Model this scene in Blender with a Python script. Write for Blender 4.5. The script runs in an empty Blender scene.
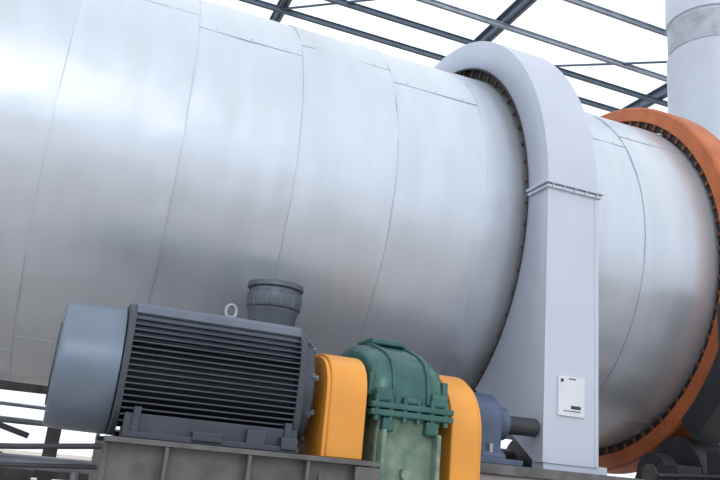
import bpy, bmesh, math, random
from mathutils import Vector, Matrix, noise
random.seed(4)
E = 1.6            # eye height; most heights below are measured from it
sc = bpy.context.scene
sc.view_settings.view_transform = 'Standard'

# ---------------------------------------------------------------- materials
def mat(name, col, rough=.5, metal=0., var=.12, scale=6., bump=0., stretch=(1,1,1), col2=None, rvar=0., spec=.5, coord='Object'):
    m = bpy.data.materials.new(name); m.use_nodes = True
    nt = m.node_tree; n = nt.nodes; l = nt.links
    b = n['Principled BSDF']
    tc = n.new('ShaderNodeTexCoord'); mp = n.new('ShaderNodeMapping'); mp.inputs['Scale'].default_value = stretch
    l.new(tc.outputs[coord], mp.inputs['Vector'])
    nz = n.new('ShaderNodeTexNoise'); nz.inputs['Scale'].default_value = scale; nz.inputs['Detail'].default_value = 6
    l.new(mp.outputs['Vector'], nz.inputs['Vector'])
    cr = n.new('ShaderNodeValToRGB')
    c2 = col2 if col2 else tuple(c*(1-var*2) for c in col)
    cr.color_ramp.elements[0].position = .3; cr.color_ramp.elements[1].position = .7
    cr.color_ramp.elements[0].color = (*c2, 1)
    cr.color_ramp.elements[1].color = (*[min(1, c*(1+var)) for c in col], 1)
    l.new(nz.outputs['Fac'], cr.inputs['Fac']); l.new(cr.outputs['Color'], b.inputs['Base Color'])
    b.inputs['Roughness'].default_value = rough; b.inputs['Metallic'].default_value = metal
    b.inputs['Specular IOR Level'].default_value = spec
    if rvar:
        mr = n.new('ShaderNodeMapRange'); mr.inputs['To Min'].default_value = rough-rvar; mr.inputs['To Max'].default_value = rough+rvar
        l.new(nz.outputs['Fac'], mr.inputs['Value']); l.new(mr.outputs['Result'], b.inputs['Roughness'])
    if bump:
        bp = n.new('ShaderNodeBump'); bp.inputs['Strength'].default_value = bump; bp.inputs['Distance'].default_value = .01
        l.new(nz.outputs['Fac'], bp.inputs['Height']); l.new(bp.outputs['Normal'], b.inputs['Normal'])
    return m
M_clad = mat('aluminium_cladding', (.60,.65,.725), .36, .5, .03, 2.6, .07, (3,.7,.7), rvar=.06)
M_seam = mat('cladding_seam', (.50,.545,.61), .45, .5, .04)
M_cover = mat('painted_cover', (.55,.595,.695), .42, .1, .025, 3, .02)
M_dark = mat('dark_steel', (.045,.047,.055), .55, .3)
M_gear = mat('greasy_gear', (.028,.025,.026), .6, .2)
M_orange = mat('rusty_orange_paint', (.52,.145,.045), .6, 0, .10, 5, .1, col2=(.38,.10,.035))
M_block = mat('ring_block_rust', (.20,.07,.035), .7)
M_guard = mat('yellow_orange_guard', (.80,.33,.045), .36, 0, .05, 5, .03)
M_cowl = mat('motor_cowl_paint', (.165,.21,.28), .33, .25, .06, 4)
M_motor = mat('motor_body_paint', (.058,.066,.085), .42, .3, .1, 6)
M_fin0 = mat('motor_core_dark', (.03,.033,.04), .6, .2, .1, 6)  # body core, a darker tone than the fins
M_motor2 = mat('motor_paint_highlight', (.125,.15,.195), .36, .3, .1, 6)  # lighter copy of the body paint; top highlight put into its colour
M_green = mat('gearbox_green', (.035,.12,.105), .22, .1, .15, 9, .08)
M_green2 = mat('gearbox_dusty_green', (.22,.28,.215), .6, 0, .15, 14, .3, col2=(.10,.18,.145))
M_frame = mat('frame_steel', (.14,.137,.14), .6, .2, .2, 10, .15)
M_blue = mat('bearing_blue', (.075,.105,.18), .45, .1, .1, 8)
M_roof = mat('roof_steel', (.12,.16,.22), .5, .2, .1)
M_roof2 = mat('roof_galvanised', (.36,.41,.48), .5, .3, .1)
M_conc = mat('concrete', (.34,.335,.33), .85, 0, .12, 5, .4)
M_ground = mat('ground_concrete', (.52,.465,.41), .9, 0, .08, .8, .2)
M_band = mat('stack_band', (.42,.455,.52), .5, .3)
M_vent = mat('vent_paint', (.11,.13,.16), .42, .3, .1, 5)
M_bolt = mat('bolt_steel', (.38,.40,.43), .4, .7)
M_paper = mat('label_white', (.72,.74,.79), .6, 0, .03)
M_pipe = mat('pipe_grey', (.30,.32,.36), .5, .3)

# ---------------------------------------------------------------- helpers
def empty(name, loc):
    e = bpy.data.objects.new(name, None); e.location = loc; e.empty_display_size = .1
    sc.collection.objects.link(e); return e
def finish(bm, name, m, parent=None, bevel=0, smooth=False, segs=2, mats=None):
    bmesh.ops.recalc_face_normals(bm, faces=bm.faces)
    xs = [v.co for v in bm.verts]
    c = Vector([(min(v[i] for v in xs)+max(v[i] for v in xs))/2 for i in range(3)])
    for v in bm.verts: v.co -= c
    me = bpy.data.meshes.new(name); bm.to_mesh(me); bm.free()
    for mm in (mats or [m]): me.materials.append(mm)
    o = bpy.data.objects.new(name, me); o.location = c
    sc.collection.objects.link(o)
    if smooth:
        for p in me.polygons: p.use_smooth = True
        try: me.set_sharp_from_angle(angle=math.radians(38))
        except Exception: pass
    if bevel:
        md = o.modifiers.new('bevel','BEVEL'); md.width = bevel; md.segments = segs; md.limit_method = 'ANGLE'
    if parent:
        o.parent = parent; o.matrix_parent_inverse = Matrix.Translation(parent.location).inverted()
    return o
def addbox(bm, x0,x1,y0,y1,z0,z1):
    vs = [bm.verts.new((x,y,z)) for x in (x0,x1) for y in (y0,y1) for z in (z0,z1)]
    for f in ((0,1,3,2),(4,6,7,5),(0,4,5,1),(2,3,7,6),(0,2,6,4),(1,5,7,3)):
        bm.faces.new([vs[i] for i in f])
def box(name,m,p,x0,x1,y0,y1,z0,z1,bevel=.004):
    bm = bmesh.new(); addbox(bm,x0,x1,y0,y1,z0+E,z1+E); return finish(bm,name,m,p,bevel)
def boxes(name,m,p,L,bevel=.003):
    bm = bmesh.new()
    for b in L: addbox(bm,b[0],b[1],b[2],b[3],b[4]+E,b[5]+E)
    return finish(bm,name,m,p,bevel)
def addtube(bm,a,b,r,n=16,r2=None):
    a=Vector(a); b=Vector(b); d=(b-a).normalized(); r2 = r if r2 is None else r2
    u = d.orthogonal().normalized(); w = d.cross(u)
    A=[];B=[]
    for i in range(n):
        t=2*math.pi*i/n; o=u*math.cos(t)+w*math.sin(t)
        A.append(bm.verts.new(a+o*r)); B.append(bm.verts.new(b+o*r2))
    for i in range(n):
        j=(i+1)%n; bm.faces.new((A[i],A[j],B[j],B[i]))
    bm.faces.new(A); bm.faces.new(B)
def tube(name,m,p,a,b,r,n=24,bevel=0):
    bm=bmesh.new(); addtube(bm,(a[0],a[1],a[2]+E),(b[0],b[1],b[2]+E),r,n); return finish(bm,name,m,p,bevel,True)
def tubes(name,m,p,L,n=10):
    bm=bmesh.new()
    for a,b,r in L: addtube(bm,(a[0],a[1],a[2]+E),(b[0],b[1],b[2]+E),r,n)
    return finish(bm,name,m,p,0,True)
def lathe(name,m,p,prof,yc,zc,axis='X',n=64,closed=False,smooth=True,xc=0,bevel=0):
    bm=bmesh.new(); rings=[]
    for a,r in prof:
        ring=[]
        for i in range(n):
            t=2*math.pi*i/n
            if axis=='X': co=(a, yc-r*math.cos(t), zc+E+r*math.sin(t))
            else: co=(xc+r*math.cos(t), yc+r*math.sin(t), a+E)
            ring.append(bm.verts.new(co))
        rings.append(ring)
    pr = list(zip(rings,rings[1:]))
    if closed: pr.append((rings[-1],rings[0]))
    for R1,R2 in pr:
        for i in range(n):
            j=(i+1)%n; bm.faces.new((R1[i],R1[j],R2[j],R2[i]))
    if not closed:
        bm.faces.new(rings[0]); bm.faces.new(rings[-1])
    return finish(bm,name,m,p,bevel,smooth)
def extrudeX(name,m,p,poly,x0,x1,bevel=.005,smooth=False,segs=2):
    bm=bmesh.new()
    A=[bm.verts.new((x0,y,z+E)) for y,z in poly]; B=[bm.verts.new((x1,y,z+E)) for y,z in poly]
    n=len(poly)
    for i in range(n):
        j=(i+1)%n; bm.faces.new((A[i],A[j],B[j],B[i]))
    bm.faces.new(A); bm.faces.new(B)
    return finish(bm,name,m,p,bevel,smooth,segs)
def extrudeY(name,m,p,poly,y0,y1,bevel=.003):
    bm=bmesh.new()
    A=[bm.verts.new((x,y0,z+E)) for x,z in poly]; B=[bm.verts.new((x,y1,z+E)) for x,z in poly]
    n=len(poly)
    for i in range(n):
        j=(i+1)%n; bm.faces.new((A[i],A[j],B[j],B[i]))
    bm.faces.new(A); bm.faces.new(B)
    return finish(bm,name,m,p,bevel)

YC, ZC, R = 5.30, 1.71, 1.40
# ---------------------------------------------------------------- ground
bm=bmesh.new(); addbox(bm,-40,60,-40,80,-.3,0); finish(bm,'floor',M_ground)

# ---------------------------------------------------------------- rotary drum
drum = empty('rotary_dryer_drum',(1,YC,ZC+E))
seams = [-4.9,-4.25,-3.6,-2.95,-2.3,-1.6,-.95,-.31,.35,1.0,1.62,2.25,2.92,3.50,4.12,4.75,5.4,6.05,6.7,7.3]
bm=bmesh.new(); NS=260; rings=[]
for k in range(len(seams)-1):
    a,b=seams[k],seams[k+1]; off=.003 if k%2 else 0
    for s in range(0,13):
        x=a+(b-a)*s/12; edge=min(s,12-s)/6
        ring=[]
        for i in range(NS):
            t=2*math.pi*i/NS
            v=Vector((x*1.5,math.cos(t)*2.0,math.sin(t)*2.0))
            v2=Vector((x*3.4+k*3.3,math.cos(t)*4.2,math.sin(t)*4.2))
            d=.004*noise.noise(v)+.0042*noise.noise(v2)+.0020*noise.noise(v*6.5)
            d+=.0045*(1-edge)**2*noise.noise(Vector((k*7.1,t*7,0)))
            r=R+off+d
            ring.append(bm.verts.new((x,YC-r*math.cos(t),ZC+E+r*math.sin(t))))
        rings.append(ring)
for A,B in zip(rings,rings[1:]):
    for i in range(NS):
        j=(i+1)%NS; bm.faces.new((A[i],A[j],B[j],B[i]))
bm.faces.new(rings[0]); bm.faces.new(rings[-1])
finish(bm,'shell',M_clad,drum,0,True)
for k,x in enumerate(seams[1:-1]):
    if abs(x-2.25)<.1 or abs(x-4.12)<.1: continue
    bm=bmesh.new()
    n=160; prof=[(-.0025,R-.01),(-.002,R+.005),(.002,R+.005),(.0025,R-.01)]
    rr=[]
    for dx,r in prof:
        rr.append([bm.verts.new((x+dx,YC-r*math.cos(2*math.pi*i/n),ZC+E+r*math.sin(2*math.pi*i/n))) for i in range(n)])
    for A,B in zip(rr,rr[1:]):
        for i in range(n): bm.faces.new((A[i],A[(i+1)%n],B[(i+1)%n],B[i]))
    finish(bm,'circumferential_seam_%d'%k,M_seam,drum,0,True)
bm=bmesh.new(); rv=bmesh.new()
for k in range(len(seams)-1):
    a,b=seams[k],seams[k+1]
    for base in (33,-62,98,158,212,262):
        t=math.radians(base+(3 if k%2 else -3))
        rad=R+.0045; hw=.0016
        c=Vector((0,YC-rad*math.cos(t),ZC+E+rad*math.sin(t)))
        tg=Vector((0,math.sin(t),math.cos(t)))*hw; nr=Vector((0,-math.cos(t),math.sin(t)))
        vs=[]
        for x in (a,b):
            for q in (c-tg-nr*.02,c-tg,c+tg,c+tg-nr*.02):
                vs.append(bm.verts.new((x,q.y,q.z)))
        for i in range(4):
            j=(i+1)%4; bm.faces.new((vs[i],vs[j],vs[4+j],vs[4+i]))
        for q in range(3):
            x=a+(b-a)*(q+.5)/3; t2=t+.02
            p0=(x,YC-(R-.01)*math.cos(t2),ZC+E+(R-.01)*math.sin(t2)); p1=(x,YC-(R+.007)*math.cos(t2),ZC+E+(R+.007)*math.sin(t2))
            addtube(rv,p0,p1,.0035,6)
finish(bm,'longitudinal_seams',M_seam,drum)
finish(rv,'rivets',M_seam,drum)

# ---------------------------------------------------------------- girth gear (part of the drum) + cover
gear = drum
lathe('girth_gear_rim',M_gear,gear,[(2.58,R-.005),(2.58,R+.10),(2.78,R+.10),(2.78,R-.005)],YC,ZC,closed=True,n=120)
bm=bmesh.new()
for i in range(110):
    t=2*math.pi*i/110
    n_=Vector((0,-math.cos(t),math.sin(t))); tg=Vector((0,math.sin(t),math.cos(t)))
    c=Vector((0,YC,ZC+E)); vs=[]
    for x in (2.59,2.77):
        for rr_,w in ((R+.09,.026),(R+.15,.012)):
            for s in (-1,1):
                q=c+n_*rr_+tg*w*s; vs.append(bm.verts.new((x,q.y,q.z)))
    for f in ((0,1,3,2),(4,6,7,5),(0,4,5,1),(2,3,7,6),(0,2,6,4),(1,5,7,3)): bm.faces.new([vs[i2] for i2 in f])
finish(bm,'girth_gear_teeth',M_gear,gear)
bm=bmesh.new()
for i in range(60):
    t=2*math.pi*i/60
    a=Vector((2.535,YC-(R+.01)*math.cos(t),ZC+E+(R+.01)*math.sin(t))); b=Vector((2.535,YC-(R+.09)*math.cos(t),ZC+E+(R+.09)*math.sin(t)))
    addtube(bm,a,b,.012,6)
finish(bm,'girth_gear_spring_bolts',mat('rust_brown',(.08,.045,.035),.7),gear)

cover = empty('girth_gear_cover',(2.68,YC-1.2,ZC+E))
RO, RI = 1.70, 1.485
X0, X1 = 2.50, 2.86
def outer(t):
    if t>=0: return (RO*math.cos(t), RO*math.sin(t))
    z=RO*math.tan(t)
    if z>-1.60: return (RO,z)
    dy,dz=math.cos(t),math.sin(t)
    ax,az=1.62,-1.60; bx,bz=.925,-1.16
    s=-1.60/dz
    if s*dy>=1.62: return (s*dy,-1.60)
    ex,ez=bx-ax,bz-az
    det=dy*(-ez)-dz*(-ex)
    s=(ax*(-ez)-az*(-ex))/det
    return (s*dy,s*dz)
t_end=math.atan2(-1.16,.925)
angs=[t_end+(0-t_end)*i/40 for i in range(40)]
angs+= [math.atan2(-1.60,RO), math.atan2(-1.60,1.62)]
angs+= [math.radians(225)*i/110 for i in range(111)]
angs=sorted(set(angs))
bm=bmesh.new()
Po=[];Pi=[]
for t in angs:
    oy,oz=outer(t)
    Po.append([(bm.verts.new((x,YC-oy,ZC+E+oz))) for x in (X0,X1)])
    Pi.append([(bm.verts.new((x,YC-RI*math.cos(t),ZC+E+RI*math.sin(t)))) for x in (X0,X1)])
for k in range(len(angs)-1):
    a,b=Po[k],Po[k+1]; c,d=Pi[k],Pi[k+1]
    bm.faces.new((a[0],b[0],b[1],a[1]))
    bm.faces.new((a[0],c[0],d[0],b[0]))
    bm.faces.new((a[1],b[1],d[1],c[1]))
o=finish(bm,'cover_shell',M_cover,cover,0,True)
sd=o.modifiers.new('thick','SOLIDIFY'); sd.thickness=.006; sd.offset=0
bm=bmesh.new()
for k in range(len(angs)-1):
    for x in (X0,X1):
        a=angs[k];b=angs[k+1]
        addtube(bm,(x,YC-RI*math.cos(a),ZC+E+RI*math.sin(a)),(x,YC-RI*math.cos(b),ZC+E+RI*math.sin(b)),.008,6)
finish(bm,'inner_lip',M_gear,cover,0,True)
YN=YC-RO
boxes('joint_flange',M_cover,cover,[(X0-.03,X1+.03,YN-.03,YN+.20,ZC+.03,ZC+.045),(X0-.018,X1+.018,YN-.018,YN+.2,ZC+.005,ZC+.024)])
bm=bmesh.new()
for i in range(5):
    x=X0+.02+(X1-X0-.04)*i/4
    addtube(bm,(x,YN-.024,ZC+E+.0),(x,YN-.024,ZC+E+.052),.004,8)
finish(bm,'flange_bolts',M_cover,cover)
boxes('corner_trims',M_cover,cover,[(X0-.006,X0+.02,YN-.006,YN+.0,-.0+.11,ZC),(X1-.02,X1+.006,YN-.006,YN,.11,ZC)],.001)
boxes('inspection_hatch',M_paper,cover,[(2.585,2.765,YN-.014,YN-.002,.37,.59)],.003)
boxes('hatch_latch',M_dark,cover,[(2.60,2.615,YN-.020,YN-.012,.558,.574),(2.655,2.70,YN-.018,YN-.012,.577,.582),(2.62,2.735,YN-.017,YN-.013,.397,.401),(2.67,2.735,YN-.017,YN-.013,.412,.430)],.001)
boxes('cover_foot',M_cover,cover,[(X0+.01,X1+.08,YN+.01,YN+.12,.071,.115)],.004)

# ---------------------------------------------------------------- riding rings
def tyre(x,name,col):
    e=empty(name,(x+.12,YC,ZC+E)); ro=1.585
    lathe('ring_body',col,e,[(x,1.465),(x,ro-.015),(x+.015,ro),(x+.25,ro),(x+.26,ro-.02),(x+.26,1.465)],YC,ZC,closed=True,n=140)
    lathe('inner_band',M_gear,e,[(x+.03,R+.012),(x+.03,1.47),(x+.23,1.47),(x+.23,R+.012)],YC,ZC,closed=True,n=100)
    bm=bmesh.new()
    for i in range(84):
        t=2*math.pi*i/84
        n_=Vector((0,-math.cos(t),math.sin(t))); tg=Vector((0,math.sin(t),math.cos(t))); c=Vector((0,YC,ZC+E)); vs=[]
        for xx in (x+.016,x+.05):
            for rr_ in (R+.012,1.466):
                for s in (-1,1):
                    q=c+n_*rr_+tg*.014*s; vs.append(bm.verts.new((xx,q.y,q.z)))
        for f in ((0,1,3,2),(4,6,7,5),(0,4,5,1),(2,3,7,6),(0,2,6,4),(1,5,7,3)): bm.faces.new([vs[i2] for i2 in f])
    finish(bm,'retaining_blocks',M_block,e,.003)
    near=None
    for s in (-1,1):
        th=math.radians(32); rr_=.28
        yy=YC+s*(ro+.004+rr_)*math.sin(th); zz=ZC-(ro+.004+rr_)*math.cos(th)
        q=empty('support_roller',(x+.13,yy,zz+E))
        if s<0: near=q
        lathe('roller',M_dark,q,[(x-.03,.10),(x-.03,rr_-.02),(x-.01,rr_),(x+.27,rr_),(x+.29,rr_-.02),(x+.29,.10)],yy,zz,n=64)
        tube('roller_shaft',M_frame,q,(x-.26,yy,zz),(x+.52,yy,zz),.07)
        for xx in (x-.24,x+.38):
            pts=[(yy-.22,-.55),(yy-.22,zz-.12)]+[(yy-.15*math.cos(a),zz+.15*math.sin(a)) for a in [math.pi*i/12 for i in range(13)]]+[(yy+.22,zz-.12),(yy+.22,-.55)]
            extrudeX('bearing_block',M_dark,q,pts,xx,xx+.12,.006)
        box('roller_pedestal',M_conc,q,x-.4,x+.66,yy-.35,yy+.35,-E,-.55,.01)
    return near
gd=tyre(4.12,'riding_ring',M_orange)
tyre(-3.6,'riding_ring',M_orange)
pts=[]
for i in range(15):
    a=math.radians(-14-34*i/14); pts.append((YC-1.62*math.cos(a),ZC+1.62*math.sin(a)))
out=[]
for i in range(15):
    a=math.radians(-14-34*(14-i)/14); out.append((YC-1.80*math.cos(a),ZC+1.80*math.sin(a)))
extrudeX('curved_guard',M_dark,gd,pts+out,4.06,4.42,.004,True)
boxes('guard_posts',M_dark,gd,[(4.05,4.11,3.44,3.50,-E,1.22),(4.37,4.43,3.44,3.50,-E,1.22),(4.05,4.43,3.44,3.50,.1,.16)],.003)
boxes('base_girders',M_dark,gd,[(3.15,5.6,3.46,3.58,-.10,.05),(3.15,5.6,3.40,3.64,.05,.065),(3.2,3.3,3.46,3.56,-E,-.1),(5.4,5.5,3.46,3.56,-E,-.1),(3.35,3.52,3.50,3.66,.065,.17),(3.66,3.74,3.50,3.60,.065,.28)],.004)
tubes('grease_pipes',M_dark,gd,[((3.2,3.50,.10),(3.70,3.50,.13),.012),((3.70,3.50,.13),(4.06,3.50,.02),.012)])

# ---------------------------------------------------------------- plinth under cover & pinion bearing
pl=empty('concrete_plinth',(2.5,4,E-.8))
box('pier',M_conc,pl,1.98,3.0,3.45,4.5,-E,.02,.01)
box('sole_plate',M_frame,pl,1.94,3.04,3.42,4.55,.02,.07,.004)
pb=empty('pinion_bearing',(2.15,3.66,E+.2))
def bearing(x,yy,zz,par):
    pts=[(yy-.20,.07),(yy-.20,.12),(yy-.15,.15)]+[(yy-.15*math.cos(a),zz+.15*math.sin(a)) for a in [math.pi*i/14 for i in range(15)]]+[(yy+.15,.15),(yy+.20,.12),(yy+.20,.07)]
    extrudeX('housing',M_blue,par,pts,x,x+.15,.01,False,3)
    lathe('bearing_cap',M_blue,par,[(x-.04,.05),(x-.04,.11),(x-.02,.125),(x+.17,.125),(x+.19,.11),(x+.19,.05)],yy,zz,n=40)
    bm=bmesh.new()
    for a in range(8):
        t=a*math.pi/4+.2
        addtube(bm,(x-.05,yy-.09*math.cos(t),zz+E+.09*math.sin(t)),(x-.03,yy-.09*math.cos(t),zz+E+.09*math.sin(t)),.011,6)
    for s in (-1,1):
        addtube(bm,(x+.07,yy+s*.175,E+.1),(x+.07,yy+s*.175,E+.17),.015,6)
    finish(bm,'cap_bolts',M_bolt,par)
bearing(2.03,3.66,.29,pb)
lathe('shaft_collar',M_blue,pb,[(2.21,.05),(2.21,.09),(2.27,.09),(2.28,.05)],3.66,.29,n=32)
box('bearing_riser',M_blue,pb,2.01,2.27,3.44,3.9,.0705,.10,.004)
tube('pinion_shaft',M_dark,pb,(1.865,3.64,.28),(2.48,3.66,.29),.05)

# ---------------------------------------------------------------- electric motor
MY, MZ = 3.35, .294
mo=empty('electric_motor',(.5,MY,MZ+E))
lathe('fan_cowl',M_cowl,mo,[(-.046,.09),(-.048,.238),(-.042,.249),(-.03,.254),(.0,.257),(.17,.260),(.19,.260),(.19,.24)],MY,MZ-.008,n=80)
lathe('fan_grille',M_motor,mo,[(-.056,.02),(-.056,.17),(-.044,.175)],MY,MZ-.008,n=48)
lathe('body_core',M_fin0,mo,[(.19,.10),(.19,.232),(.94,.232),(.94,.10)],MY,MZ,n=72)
fins=[]
n_e=3.2; rr0=.268
z=-.21
while z<=.215:
    w=(1-(abs(z)/rr0)**n_e)**(1/n_e)*rr0
    fins.append((.215,.925,MY-w,MY+w,MZ+z-.0035,MZ+z+.0035)); z+=.0235
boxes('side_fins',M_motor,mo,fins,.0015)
fins=[]
y=-.20
while y<=.205:
    w=(1-(abs(y)/rr0)**n_e)**(1/n_e)*rr0
    fins.append((.215,.925,MY+y-.004,MY+y+.004,MZ+.1,MZ+w)); y+=.025
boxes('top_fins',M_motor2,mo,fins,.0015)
def sq(r,n=3.4,k=48):
    out=[]
    for i in range(k):
        t=2*math.pi*i/k; c,s=math.cos(t),math.sin(t)
        out.append((MY-r*math.copysign(abs(c)**(2/n),c), MZ+r*math.copysign(abs(s)**(2/n),s)))
    return out
extrudeX('rear_flange',M_motor,mo,sq(.269),.195,.222,.004)
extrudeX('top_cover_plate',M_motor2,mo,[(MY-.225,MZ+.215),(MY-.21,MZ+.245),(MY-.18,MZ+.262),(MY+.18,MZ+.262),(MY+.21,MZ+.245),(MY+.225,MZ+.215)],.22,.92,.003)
extrudeX('drive_end_flange',M_motor,mo,sq(.271),.915,.945,.004)
lathe('end_bell',M_motor,mo,[(.94,.05),(.945,.262),(.985,.262),(1.0,.24),(1.012,.13),(1.03,.12),(1.03,.05)],MY,MZ,n=64)
bm=bmesh.new()
for i in range(10):
    t=2*math.pi*i/10+.2
    addtube(bm,(.98,MY-.235*math.cos(t),MZ+E+.235*math.sin(t)),(1.012,MY-.235*math.cos(t),MZ+E+.235*math.sin(t)),.013,6)
    addtube(bm,(.975,MY-.254*math.cos(t),MZ+E+.254*math.sin(t)),(.985,MY-.266*math.cos(t),MZ+E+.266*math.sin(t)),.014,6)
finish(bm,'end_bolts',M_motor2,mo)
tube('shaft',M_bolt,mo,(1.02,MY,MZ),(1.042,MY,MZ),.045)
feet=[(.24,.94,MY-.30,MY-.16,.021,.045),(.24,.94,MY+.16,MY+.30,.021,.045)]
for x in (.27,.88):
    feet+= [(x,x+.03,MY-.27,MY-.18,.04,.14),(x,x+.03,MY+.18,MY+.27,.04,.14)]
feet+=[(.24,.94,MY-.255,MY-.17,.04,.115)]
boxes('feet',M_motor,mo,feet,.004)
boxes('foot_pads',M_motor,mo,[(.50,.62,MY-.31,MY-.20,.03,.07),(.72,.80,MY-.29,MY-.20,.03,.10),(.86,.93,MY-.31,MY-.20,.03,.08)],.006)
ex,ez=.64,MZ+.25
tube('eye_bolt_stem',M_bolt,mo,(ex,MY,ez),(ex,MY,ez+.045),.018,12)
bm=bmesh.new()
for i in range(24):
    a=2*math.pi*i/24;b=2*math.pi*(i+1)/24
    addtube(bm,(ex+.024*math.cos(a),MY,ez+.065+E+.032*math.sin(a)),(ex+.024*math.cos(b),MY,ez+.065+E+.032*math.sin(b)),.009,8)
finish(bm,'eye_bolt_ring',M_bolt,mo,0,True)

# ---------------------------------------------------------------- vent pipe behind motor
VX,VY=.975,3.92
vp=empty('vent_pipe',(VX,VY,E+.4))
dz=-.025
lathe('pipe',M_vent,vp,[(-.019,.16),(0,.16),(0.0,.127),(.74+dz,.127),(.76+dz,.135),(.78+dz,.137),(.785+dz,.145),(.80+dz,.15),(.845+dz,.152),(.86+dz,.15),(.865+dz,.138),(.89+dz,.136),(.895+dz,.153),(.92+dz,.153),(.925+dz,.14),(.925+dz,.115),(.80+dz,.11)],VY,0,axis='Z',xc=VX,n=56)
bm=bmesh.new()
for i in range(12):
    t=2*math.pi*i/12
    addtube(bm,(VX+.147*math.cos(t),VY+.147*math.sin(t),E+.79+dz),(VX+.147*math.cos(t),VY+.147*math.sin(t),E+.87+dz),.007,6)
finish(bm,'rim_bolts',M_vent,vp)
boxes('pipe_stand',M_frame,vp,[(.80,1.15,3.76,4.09,-.04,-.0195),(.92,1.03,3.82,4.02,-E,-.04)],.003)

# ---------------------------------------------------------------- coupling guards
def arch(yc,hw,z0,ztop,flat=.0,k=16,e=2.0):
    pts=[(yc-hw,z0)]
    h=min(hw,ztop-z0)*(1-flat)
    for i in range(k+1):
        t=math.pi*i/k; c,s=math.cos(t),math.sin(t)
        pts.append((yc-hw*math.copysign(abs(c)**(2/e),c), ztop-h+h*abs(s)**(2/e)))
    pts.append((yc+hw,z0)); return pts
g1=empty('coupling_guard',(1.13,MY,E+.2))
extrudeX('guard_shell',M_guard,g1,arch(MY,.27,.021,.475,.2,24,2.7),1.065,1.232,.006,True)
extrudeX('side_flange',M_guard,g1,arch(MY,.262,.021,.462,.2,24,2.7),1.048,1.066,.003,True)
g2=empty('coupling_guard',(1.75,3.5,E+.2))
extrudeX('guard_shell',M_guard,g2,arch(3.42,.30,-.11,.47,0,28,2.1),1.675,1.82,.006,True)
extrudeX('side_flange',M_guard,g2,arch(3.42,.285,-.11,.455,0,28,2.1),1.818,1.84,.003,True)
boxes('guard_base',M_guard,g2,[(1.672,1.86,3.08,3.76,-.128,-.112)],.002)

# ---------------------------------------------------------------- gearbox
gb=empty('gear_reducer',(1.45,3.4,E+.1))
GX0,GX1=1.25,1.645
extrudeX('lower_housing',M_green2,gb,[(3.12,-.28),(3.12,.10),(3.10,.22),(3.74,.22),(3.74,-.28)],GX0+.05,GX1-.04,.012)
boxes('split_flange',M_green,gb,[(GX0,GX1+.005,3.06,3.80,.215,.243),(GX0,GX1+.005,3.06,3.80,.248,.275)],.006)
prof=[(3.09,.275),(3.09,.34),(3.105,.41),(3.14,.465),(3.20,.505),(3.28,.535),(3.36,.56),(3.44,.578),(3.53,.585),(3.61,.57),(3.68,.52),(3.73,.43),(3.745,.275)]
bm=bmesh.new(); rings=[]
xa,xb=GX0+.012,GX1-.02
for i in range(17):
    u=-1+2*i/16; u2=math.sin(u*math.pi/2)
    s=(1-abs(u2)**3.2)**(1/3.2) if abs(u2)<1 else 0
    k=.62+.38*s
    x=(xa+xb)/2+u2*(xb-xa)/2
    ring=[]
    for y,z in prof:
        yy=3.42+(y-3.42)*(.80+.20*s); zz=.275+(z-.275)*k
        ring.append(bm.verts.new((x,yy,zz+E)))
    rings.append(ring)
for Ar,Br in zip(rings,rings[1:]):
    for i in range(len(prof)-1): bm.faces.new((Ar[i],Ar[i+1],Br[i+1],Br[i]))
bm.faces.new(rings[0]); bm.faces.new(rings[-1])
o=finish(bm,'upper_cover',M_green,gb,0,True)
ribs=bmesh.new()
def rib(x0,x1,k):
    poly=[(y+(3.42-y)*(-k),z+ (k*.25)) for y,z in prof]
    A=[ribs.verts.new((x0,y,z+E)) for y,z in poly]; B=[ribs.verts.new((x1,y,z+E)) for y,z in poly]
    for i in range(len(poly)):
        j=(i+1)%len(poly); ribs.faces.new((A[i],A[j],B[j],B[i]))
    ribs.faces.new(A); ribs.faces.new(B)
for x in (GX0+.10,GX0+.27): rib(x,x+.018,.03)
finish(ribs,'cover_ribs',M_green,gb,.005,True)
for y0,z0,r in ((3.30,.30,.13),(3.60,.30,.13)):
    lathe('bearing_boss',M_green,gb,[(GX0-.010,.04),(GX0-.010,r-.02),(GX0-.003,r),(GX1+.012,r),(GX1+.02,r-.02),(GX1+.02,.04)],y0,z0,n=40)
bm=bmesh.new()
for i in range(6):
    x=GX0+.03+(GX1-GX0-.06)*i/5
    addtube(bm,(x,3.078,E+.195),(x,3.078,E+.305),.014,6)
finish(bm,'flange_bolts',M_green,gb)
boxes('front_bosses',M_green,gb,[(GX0+.02,GX0+.10,3.065,3.13,.275,.335),(GX0+.29,GX0+.37,3.065,3.13,.275,.335),(GX0+.155,GX0+.235,3.07,3.13,.275,.31)],.012)
boxes('front_lower_bosses',M_green,gb,[(GX0+.06,GX0+.12,3.07,3.14,.15,.216),(GX0+.27,GX0+.33,3.07,3.14,.15,.216)],.012)
boxes('inspection_cover',M_green,gb,[(GX0+.10,GX0+.28,3.38,3.58,.572,.602)],.008)
boxes('housing_webs',M_green2,gb,[(GX0+.06,GX0+.08,3.06,3.14,-.26,.16),(GX1-.07,GX1-.05,3.06,3.14,-.26,.16),(GX0+.01,GX1-.01,3.04,3.80,-.30,-.26)],.006)
tube('oil_plug',M_green2,gb,(GX0+.2,3.09,-.02),(GX0+.2,3.13,-.02),.025,12)
boxes('lifting_lugs',M_green,gb,[(GX0+.0,GX0+.03,3.12,3.20,.30,.40),(GX1-.03,GX1-.0,3.12,3.20,.30,.40)],.008)
pd=empty('gearbox_pedestal',(1.5,3.4,E-.9))
box('pedestal_block',M_frame,pd,GX0+.06,GX1+.25,3.0,3.85,-E,-.301,.008)
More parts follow.
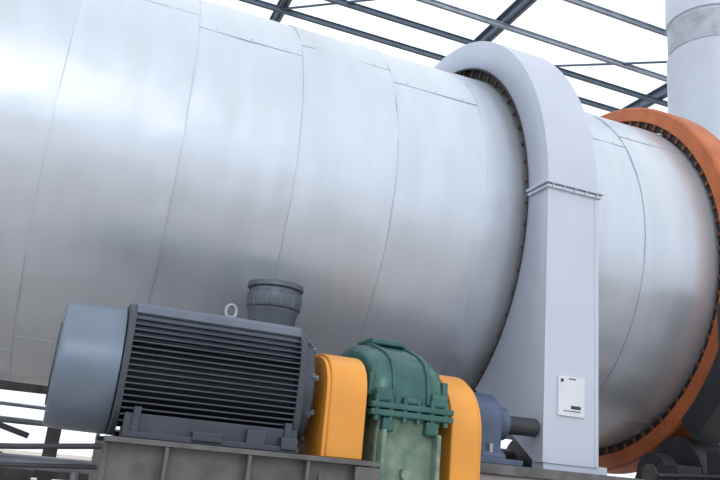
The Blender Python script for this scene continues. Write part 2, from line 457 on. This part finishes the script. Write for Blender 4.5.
boxes('guard_stand',M_frame,pd,[(1.70,1.85,3.08,3.80,-.301,-.129)],.005)

# ---------------------------------------------------------------- base frame
fr=empty('steel_base_frame',(.7,3.4,E-.7))
L=[(.18,1.28,2.98,3.10,0,.02),(.18,1.23,2.98,3.10,-.26,-.245),(.18,1.24,3.035,3.05,-.26,0),
   (.18,1.24,3.62,3.74,0,.02),(.18,1.24,3.67,3.685,-.26,0),(.18,1.24,3.62,3.74,-.26,-.245),
   (.18,.20,3.03,3.70,-.26,0),(1.20,1.22,3.05,3.70,-.245,0),(.25,1.22,3.1,3.62,-.0,.0195)]
for x in (.40,.72,.96): L.append((x,x+.014,2.985,3.04,-.245,0))
for x in (.22,1.10):
    for y in (3.0,3.64): L.append((x,x+.1,y,y+.1,-E,-.26))
L.append((.18,1.22,3.02,3.08,-.75,-.68))
boxes('frame_members',M_frame,fr,L,.002)
extrudeY('gusset',M_frame,fr,[(1.02,-.245),(1.2,-.245),(1.02,-.04)],3.0,3.012,.001)
extrudeY('gusset',M_frame,fr,[(1.17,-.005),(1.28,-.005),(1.28,-.05),(1.17,-.2)],2.985,3.0,.001)
tubes('cable_conduit',M_dark,fr,[((-.9,3.2,-.10),(-.12,3.2,-.05),.011),((-.12,3.2,-.05),(.19,3.15,-.02),.011),((-.9,3.25,-.16),(.19,3.2,-.10),.009)])

# ---------------------------------------------------------------- steelwork under the drum on the left
sf=empty('steel_platform_frame',(-1,7.5,E-.5))
def beam(bm,a,b,w,h):
    a=Vector((a[0],a[1],a[2]+E)); b=Vector((b[0],b[1],b[2]+E)); d=(b-a).normalized()
    s=d.cross(Vector((0,0,1)))
    s = s.normalized() if s.length>1e-3 else Vector((1,0,0)); u=s.cross(d)
    vs=[]
    for p in (a,b):
        for i,j in ((-1,-1),(1,-1),(1,1),(-1,1)): vs.append(bm.verts.new(p+s*w/2*i+u*h/2*j))
    for f in ((0,1,2,3),(7,6,5,4),(0,4,5,1),(1,5,6,2),(2,6,7,3),(3,7,4,0)): bm.faces.new([vs[i] for i in f])
bm=bmesh.new()
for a,b,w,h in [((-3.5,7.4,.40),(4,7.4,.40),.1,.10),((-3.5,7.4,-.30),(4,7.4,-.30),.1,.12),((-1.9,7.4,.30),(-.2,7.4,-.3),.08,.12),((-3.3,7.4,.38),(-1.9,7.4,-.3),.08,.09),
                ((-3,8.5,.10),(3,8.5,.10),.04,.035),((-1.9,6.6,.12),(-.1,6.6,-.34),.07,.13),((-3.5,6.6,-.42),(4,6.6,-.42),.12,.16),((-1.7,7.4,.40),(-.2,7.4,-.02),.05,.05)]:
    beam(bm,a,b,w,h)
for x in (-3.4,.0,1.4,3.5):
    addbox(bm,x-.06,x+.06,7.34,7.46,0,E+.42); addbox(bm,x-.06,x+.06,6.54,6.66,0,E-.34)
finish(bm,'beams',M_frame,sf,.004)
tubes('handrails',M_pipe,sf,[((-3.4,7.9,.30),(3.5,7.9,.18),.018),((-3.4,7.9,.17),(3.5,7.9,.05),.018)]+[((x,7.9,-E),(x,7.9,.28),.018) for x in (-3.4,-1.5,.4)])
tube('service_pipe',M_pipe,sf,(-3.4,6.2,-.20),(3.0,6.2,-.20),.05)
tubes('pipe_props',M_pipe,sf,[((x,6.2,-E),(x,6.2,-.22),.03) for x in (-3.2,.2,2.8)])

# ---------------------------------------------------------------- post at right
po=empty('angle_post',(3.6,3.25,E-.2))
px=.05
boxes('post_sections',M_dark,po,[(3.47+px,3.49+px,3.14,3.34,-E,1.12),(3.61+px,3.63+px,3.14,3.34,-E,1.12),(3.49+px,3.61+px,3.23,3.25,-E,1.12),(3.44+px,3.66+px,3.12,3.37,-E,-E+.02)],.002)

# ---------------------------------------------------------------- exhaust stack
st=empty('exhaust_stack',(8.0,7.5,E+2))
lathe('stack_shell',M_cover,st,[(-E,.6),(4.5,.6),(4.51,.62),(4.55,.62),(4.56,.6),(6.25,.6),(6.26,.57),(6.80,.57),(6.81,.60),(10.5,.6)],7.5,0,axis='Z',xc=8.0,n=72)
lathe('stack_band',M_band,st,[(6.30,.572),(6.30,.58),(6.76,.58),(6.76,.572)],7.5,0,axis='Z',xc=8.0,n=72,closed=True)

# ---------------------------------------------------------------- roof steelwork
rf=empty('roof_frame',(3,6,E+7))
bm=bmesh.new()
def addI(x0,x1,y,z,h=.085,w=.055,t=.010):
    addbox(bm,x0,x1,y-w/2,y+w/2,z+E+h/2-t,z+E+h/2); addbox(bm,x0,x1,y-w/2,y+w/2,z+E-h/2,z+E-h/2+t); addbox(bm,x0,x1,y-t/2,y+t/2,z+E-h/2,z+E+h/2)
for y in (2.5,4.2,5.7,8.25,9.35):
    addI(-6,16,y,7.075)
finish(bm,'purlins',M_roof2,rf)
bm=bmesh.new()
for y in (10.05,10.75,11.6,13.2): addI(-6,16,y,7.07,.09,.06)
finish(bm,'far_purlins',M_roof,rf)
bm=bmesh.new()
for x in (-4.6,-1.2,2.2,5.6,9.4,13):
    addbox(bm,x-.07,x+.07,-3,14.5,E+7.30,E+7.32); addbox(bm,x-.07,x+.07,-3,14.5,E+7.12,E+7.14); addbox(bm,x-.01,x+.01,-3,14.5,E+7.12,E+7.32)
    addbox(bm,x-.1,x+.1,14.3,14.5,0,E+7.12); addbox(bm,x-.1,x+.1,-3.2,-3,0,E+7.34)
finish(bm,'rafters_and_columns',M_roof,rf)
tubes('brace_rods',M_roof,rf,[((2.2,10.75,7.1),(5.6,8.0,7.1),.02),((5.6,11,7.1),(9.4,8.35,7.1),.02)])

# ---------------------------------------------------------------- world and light
w=bpy.data.worlds.new('overcast_sky'); sc.world=w; w.use_nodes=True
nt=w.node_tree; bg=nt.nodes['Background']
tc=nt.nodes.new('ShaderNodeTexCoord'); sp=nt.nodes.new('ShaderNodeSeparateXYZ'); nt.links.new(tc.outputs['Generated'],sp.inputs[0])
cr=nt.nodes.new('ShaderNodeValToRGB'); nt.links.new(sp.outputs['Z'],cr.inputs['Fac'])
cr.color_ramp.elements[0].position=0; cr.color_ramp.elements[0].color=(.80,.87,.97,1)
cr.color_ramp.elements[1].position=.6; cr.color_ramp.elements[1].color=(.92,.96,1,1)
nt.links.new(cr.outputs['Color'],bg.inputs['Color']); bg.inputs['Strength'].default_value=1.42
highlight_lamp=bpy.data.lights.new('highlight_lamp','SUN'); highlight_lamp.energy=.45; highlight_lamp.angle=math.radians(25); highlight_lamp.color=(1,.98,.96)  # lamp added for a soft drum highlight; the overcast sky is sunless
so=bpy.data.objects.new('highlight_lamp',highlight_lamp); sc.collection.objects.link(so); so.location=(-5,-5,12)
so.rotation_euler=Vector((.20,.85,-.45)).to_track_quat('-Z','Y').to_euler()

# ---------------------------------------------------------------- camera
f=750.
A=Vector((2106,-428,-f)); U=Vector((240,(2106*240+f*f)/428,-f)); A.normalize(); U.normalize(); B=U.cross(A)
mw=Matrix(((A[0],A[1],A[2],0),(B[0],B[1],B[2],0),(U[0],U[1],U[2],E),(0,0,0,1)))
cd=bpy.data.cameras.new('camera'); cd.sensor_width=36; cd.lens=f/720*36; cd.clip_end=300
co=bpy.data.objects.new('camera',cd); sc.collection.objects.link(co); co.matrix_world=mw
sc.camera=co
